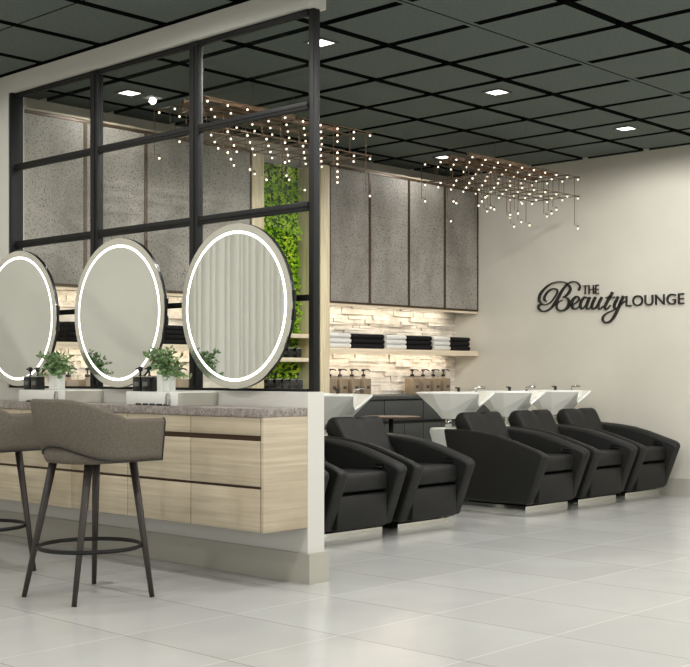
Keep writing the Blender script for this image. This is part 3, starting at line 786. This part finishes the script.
# ---------------------------------------------------------------- chandeliers
def pxx(X, Y):
    w = X * Vv[0] + Y * Vv[1]; u = X * Rv[0] + Y * Rv[1]; return CXp + F_ * u / w, w
Z1, Z2 = 2.9, 2.724
def chandelier(y0, hang, label, bars, skip2=()):
    x0 = -6.2; dx = .1697; dy = .1777
    cxm, cym = x0 - 1.5 * dx, y0 + 4.5 * dy
    t = thing('chandelier', label, 'chandelier', (cxm, cym, Z1), 'bronze lattice chandeliers')
    for (a, ya, yb, z) in bars:
        obj('wood_bar', MB().box(a - .014, a + .014, ya, yb, z - .015, z + .015, bev=.002), M['walnut'], t)
    for tz in (Z1 + .022, Z2 + .022):
        for j in range(4):
            X = x0 - j * dx
            obj('rod', MB().tube([(X, y0 - .02, tz), (X, y0 + 9 * dy + .02, tz)], 0.0042, 6), M['rod'], t)
        for i in range(10):
            Y = y0 + i * dy
            obj('cross_rod', MB().tube([(x0 + .02, Y, tz), (x0 - 3 * dx - .02, Y, tz)], .0036, 6), M['rod'], t)
    proto = {}
    def bulb(X, Y, z, wire):
        if 'b' not in proto:
            proto['b'] = obj('bulb', MB().ball((cxm, cym, Z1), .0078, n=10, m=6), M['bulb'], t)
            proto['s'] = obj('socket', MB().lathe((cxm, cym, Z1 + .010), [(.007, 0), (.008, .006), (.003, .016)], 8), M['rod'], proto['b'])
            b = proto['b']
        else:
            b = proto['b'].copy(); COL.objects.link(b); b.parent = t
            s = proto['s'].copy(); COL.objects.link(s); s.parent = b
        b.location = (X - cxm, Y - cym, z - Z1)
        if wire:
            mb = MB().tube([(X, Y, z + .026), (X - .022, Y - .022, z + .026), (X - .022, Y - .022, wire + .022)], .0026, 5)
            # built in world space, parent chain offset handled by obj()
            obj('wire', mb, M['rod'], b)
    for j in range(4):
        for i in range(10):
            X, Y = x0 - j * dx, y0 + i * dy
            bulb(X, Y, Z1, None)
            if (j, i) not in skip2: bulb(X, Y, Z2, Z1)
    for hx, hy in hang:
        best = None
        for j in range(4):
            for i in range(10):
                X, Y = x0 - j * dx, y0 + i * dy; q, w = pxx(X, Y)
                if best is None or abs(q - hx) < best[0]: best = (abs(q - hx), X, Y, w)
        _, X, Y, w = best; z = CH + (YHp - hy) * w / F_
        bulb(X, Y, z, Z2)
    for yy in (y0 + .58, y0 + .98):
        obj('suspension_wire', MB().tube([(x0 - .19, yy, Z1 + .022), (x0 - .19, yy, ZC)], .0014, 5), M['rod'], t)
hangR = [(425.2,201.4),(453.3,201.5),(456.1,203.3),(451,221.3),(478.8,205.6),(481.9,201.5),(484.8,197.4),(487.7,211.4),(490.4,207.7),(494.3,209.5),(510.5,214.9),(509.8,218),(518.1,213.5),(513.9,226.7),(521.6,222.1),(529.8,225.4),(521.8,203.6),(556.5,209.8),(552,213.5),(547.4,216.5),(578,228.5)]
hangL = [(160.2,158.4),(227.7,152.6),(231.3,159.2),(234.4,165.4),(250.5,169.7),(255.8,174),(285,162.5),(287,175.6),(266.7,179.8),(290,179.8),(304.6,190.2),(337.5,171.6),(337.5,177.1),(337.5,182.5),(370.2,196.1)]
def bars(y0):
    return [(-6.262, y0 + .02, y0 + .86, 2.935), (-6.345, y0 + .3, y0 + 1.4, 2.932), (-6.43, y0 - .02, y0 + .9, 2.93), (-6.60, y0 + .1, y0 + 1.5, 2.932)]
chandelier(8.126, hangR, 'bronze lattice chandelier of glowing bulbs hanging near the lettered wall', bars(8.126))
chandelier(5.257, hangL, 'bronze lattice chandelier of glowing bulbs seen partly through the glass screen', bars(5.257))

# ---------------------------------------------------------------- curtain (seen in the mirror)
t = thing('curtain', 'pale pleated full-height curtain reflected in the right-hand mirror', 'curtain', (-7.84, .9, .02))
mb = MB(); rnd = random.Random(5); yy = -1.6; path = []
while yy < 2.48:
    w = rnd.uniform(.05, .105); d = rnd.uniform(.05, .085)
    for k in range(10):
        u = k / 10; path.append((-7.80 + d * (abs(sin(pi * u)) ** .45) - .03, yy + w * u))
    yy += w
path.append((-7.83, yy))
n = len(path)
mb.add([(x, y, z) for z in (.02, 1.1, 2.2, 3.09) for x, y in path] , [(r * n + i, r * n + i + 1, (r + 1) * n + i + 1, (r + 1) * n + i) for r in range(3) for i in range(n - 1)], 0, True)
mb.add([(x - .004, y, z) for z in (.02, 1.1, 2.2, 3.09) for x, y in path] , [(r * n + i, r * n + i + 1, (r + 1) * n + i + 1, (r + 1) * n + i) for r in range(3) for i in range(n - 1)], 0, True)
obj('fabric', mb, M['curtain'], t)
obj('curtain_track', MB().box(-7.86, -7.78, -1.65, 2.55, 3.1, 3.145), M['white'], t)

# ---------------------------------------------------------------- world, camera
w = bpy.data.worlds.new('World'); SC.world = w; w.use_nodes = True
bg = w.node_tree.nodes['Background']; bg.inputs[1].default_value = 2.1
nt = w.node_tree; tc = nt.nodes.new('ShaderNodeTexCoord'); sx = nt.nodes.new('ShaderNodeSeparateXYZ'); cr = nt.nodes.new('ShaderNodeValToRGB')
nt.links.new(tc.outputs['Generated'], sx.inputs[0]); nt.links.new(sx.outputs['Z'], cr.inputs[0]); nt.links.new(cr.outputs[0], bg.inputs[0])
cr.color_ramp.elements[0].position = .0; cr.color_ramp.elements[0].color = (.34, .33, .31, 1); cr.color_ramp.elements[1].position = .04; cr.color_ramp.elements[1].color = (1, 1, 1, 1)

cam = bpy.data.cameras.new('camera'); co = bpy.data.objects.new('camera', cam); COL.objects.link(co)
co.location = (0, 0, CH); co.rotation_euler = (radians(90), 0, TH)
cam.sensor_width = 36; cam.sensor_fit = 'HORIZONTAL'; cam.lens = 36 * F_ / 690; cam.shift_y = (YHp - 333.5) / 690
cam.clip_start = .05; cam.clip_end = 60
SC.camera = co
SC.view_settings.view_transform = 'Standard'; SC.view_settings.look = 'None'
SC.view_settings.exposure = -.3; SC.view_settings.gamma = 1; SC.view_settings.use_curve_mapping = False
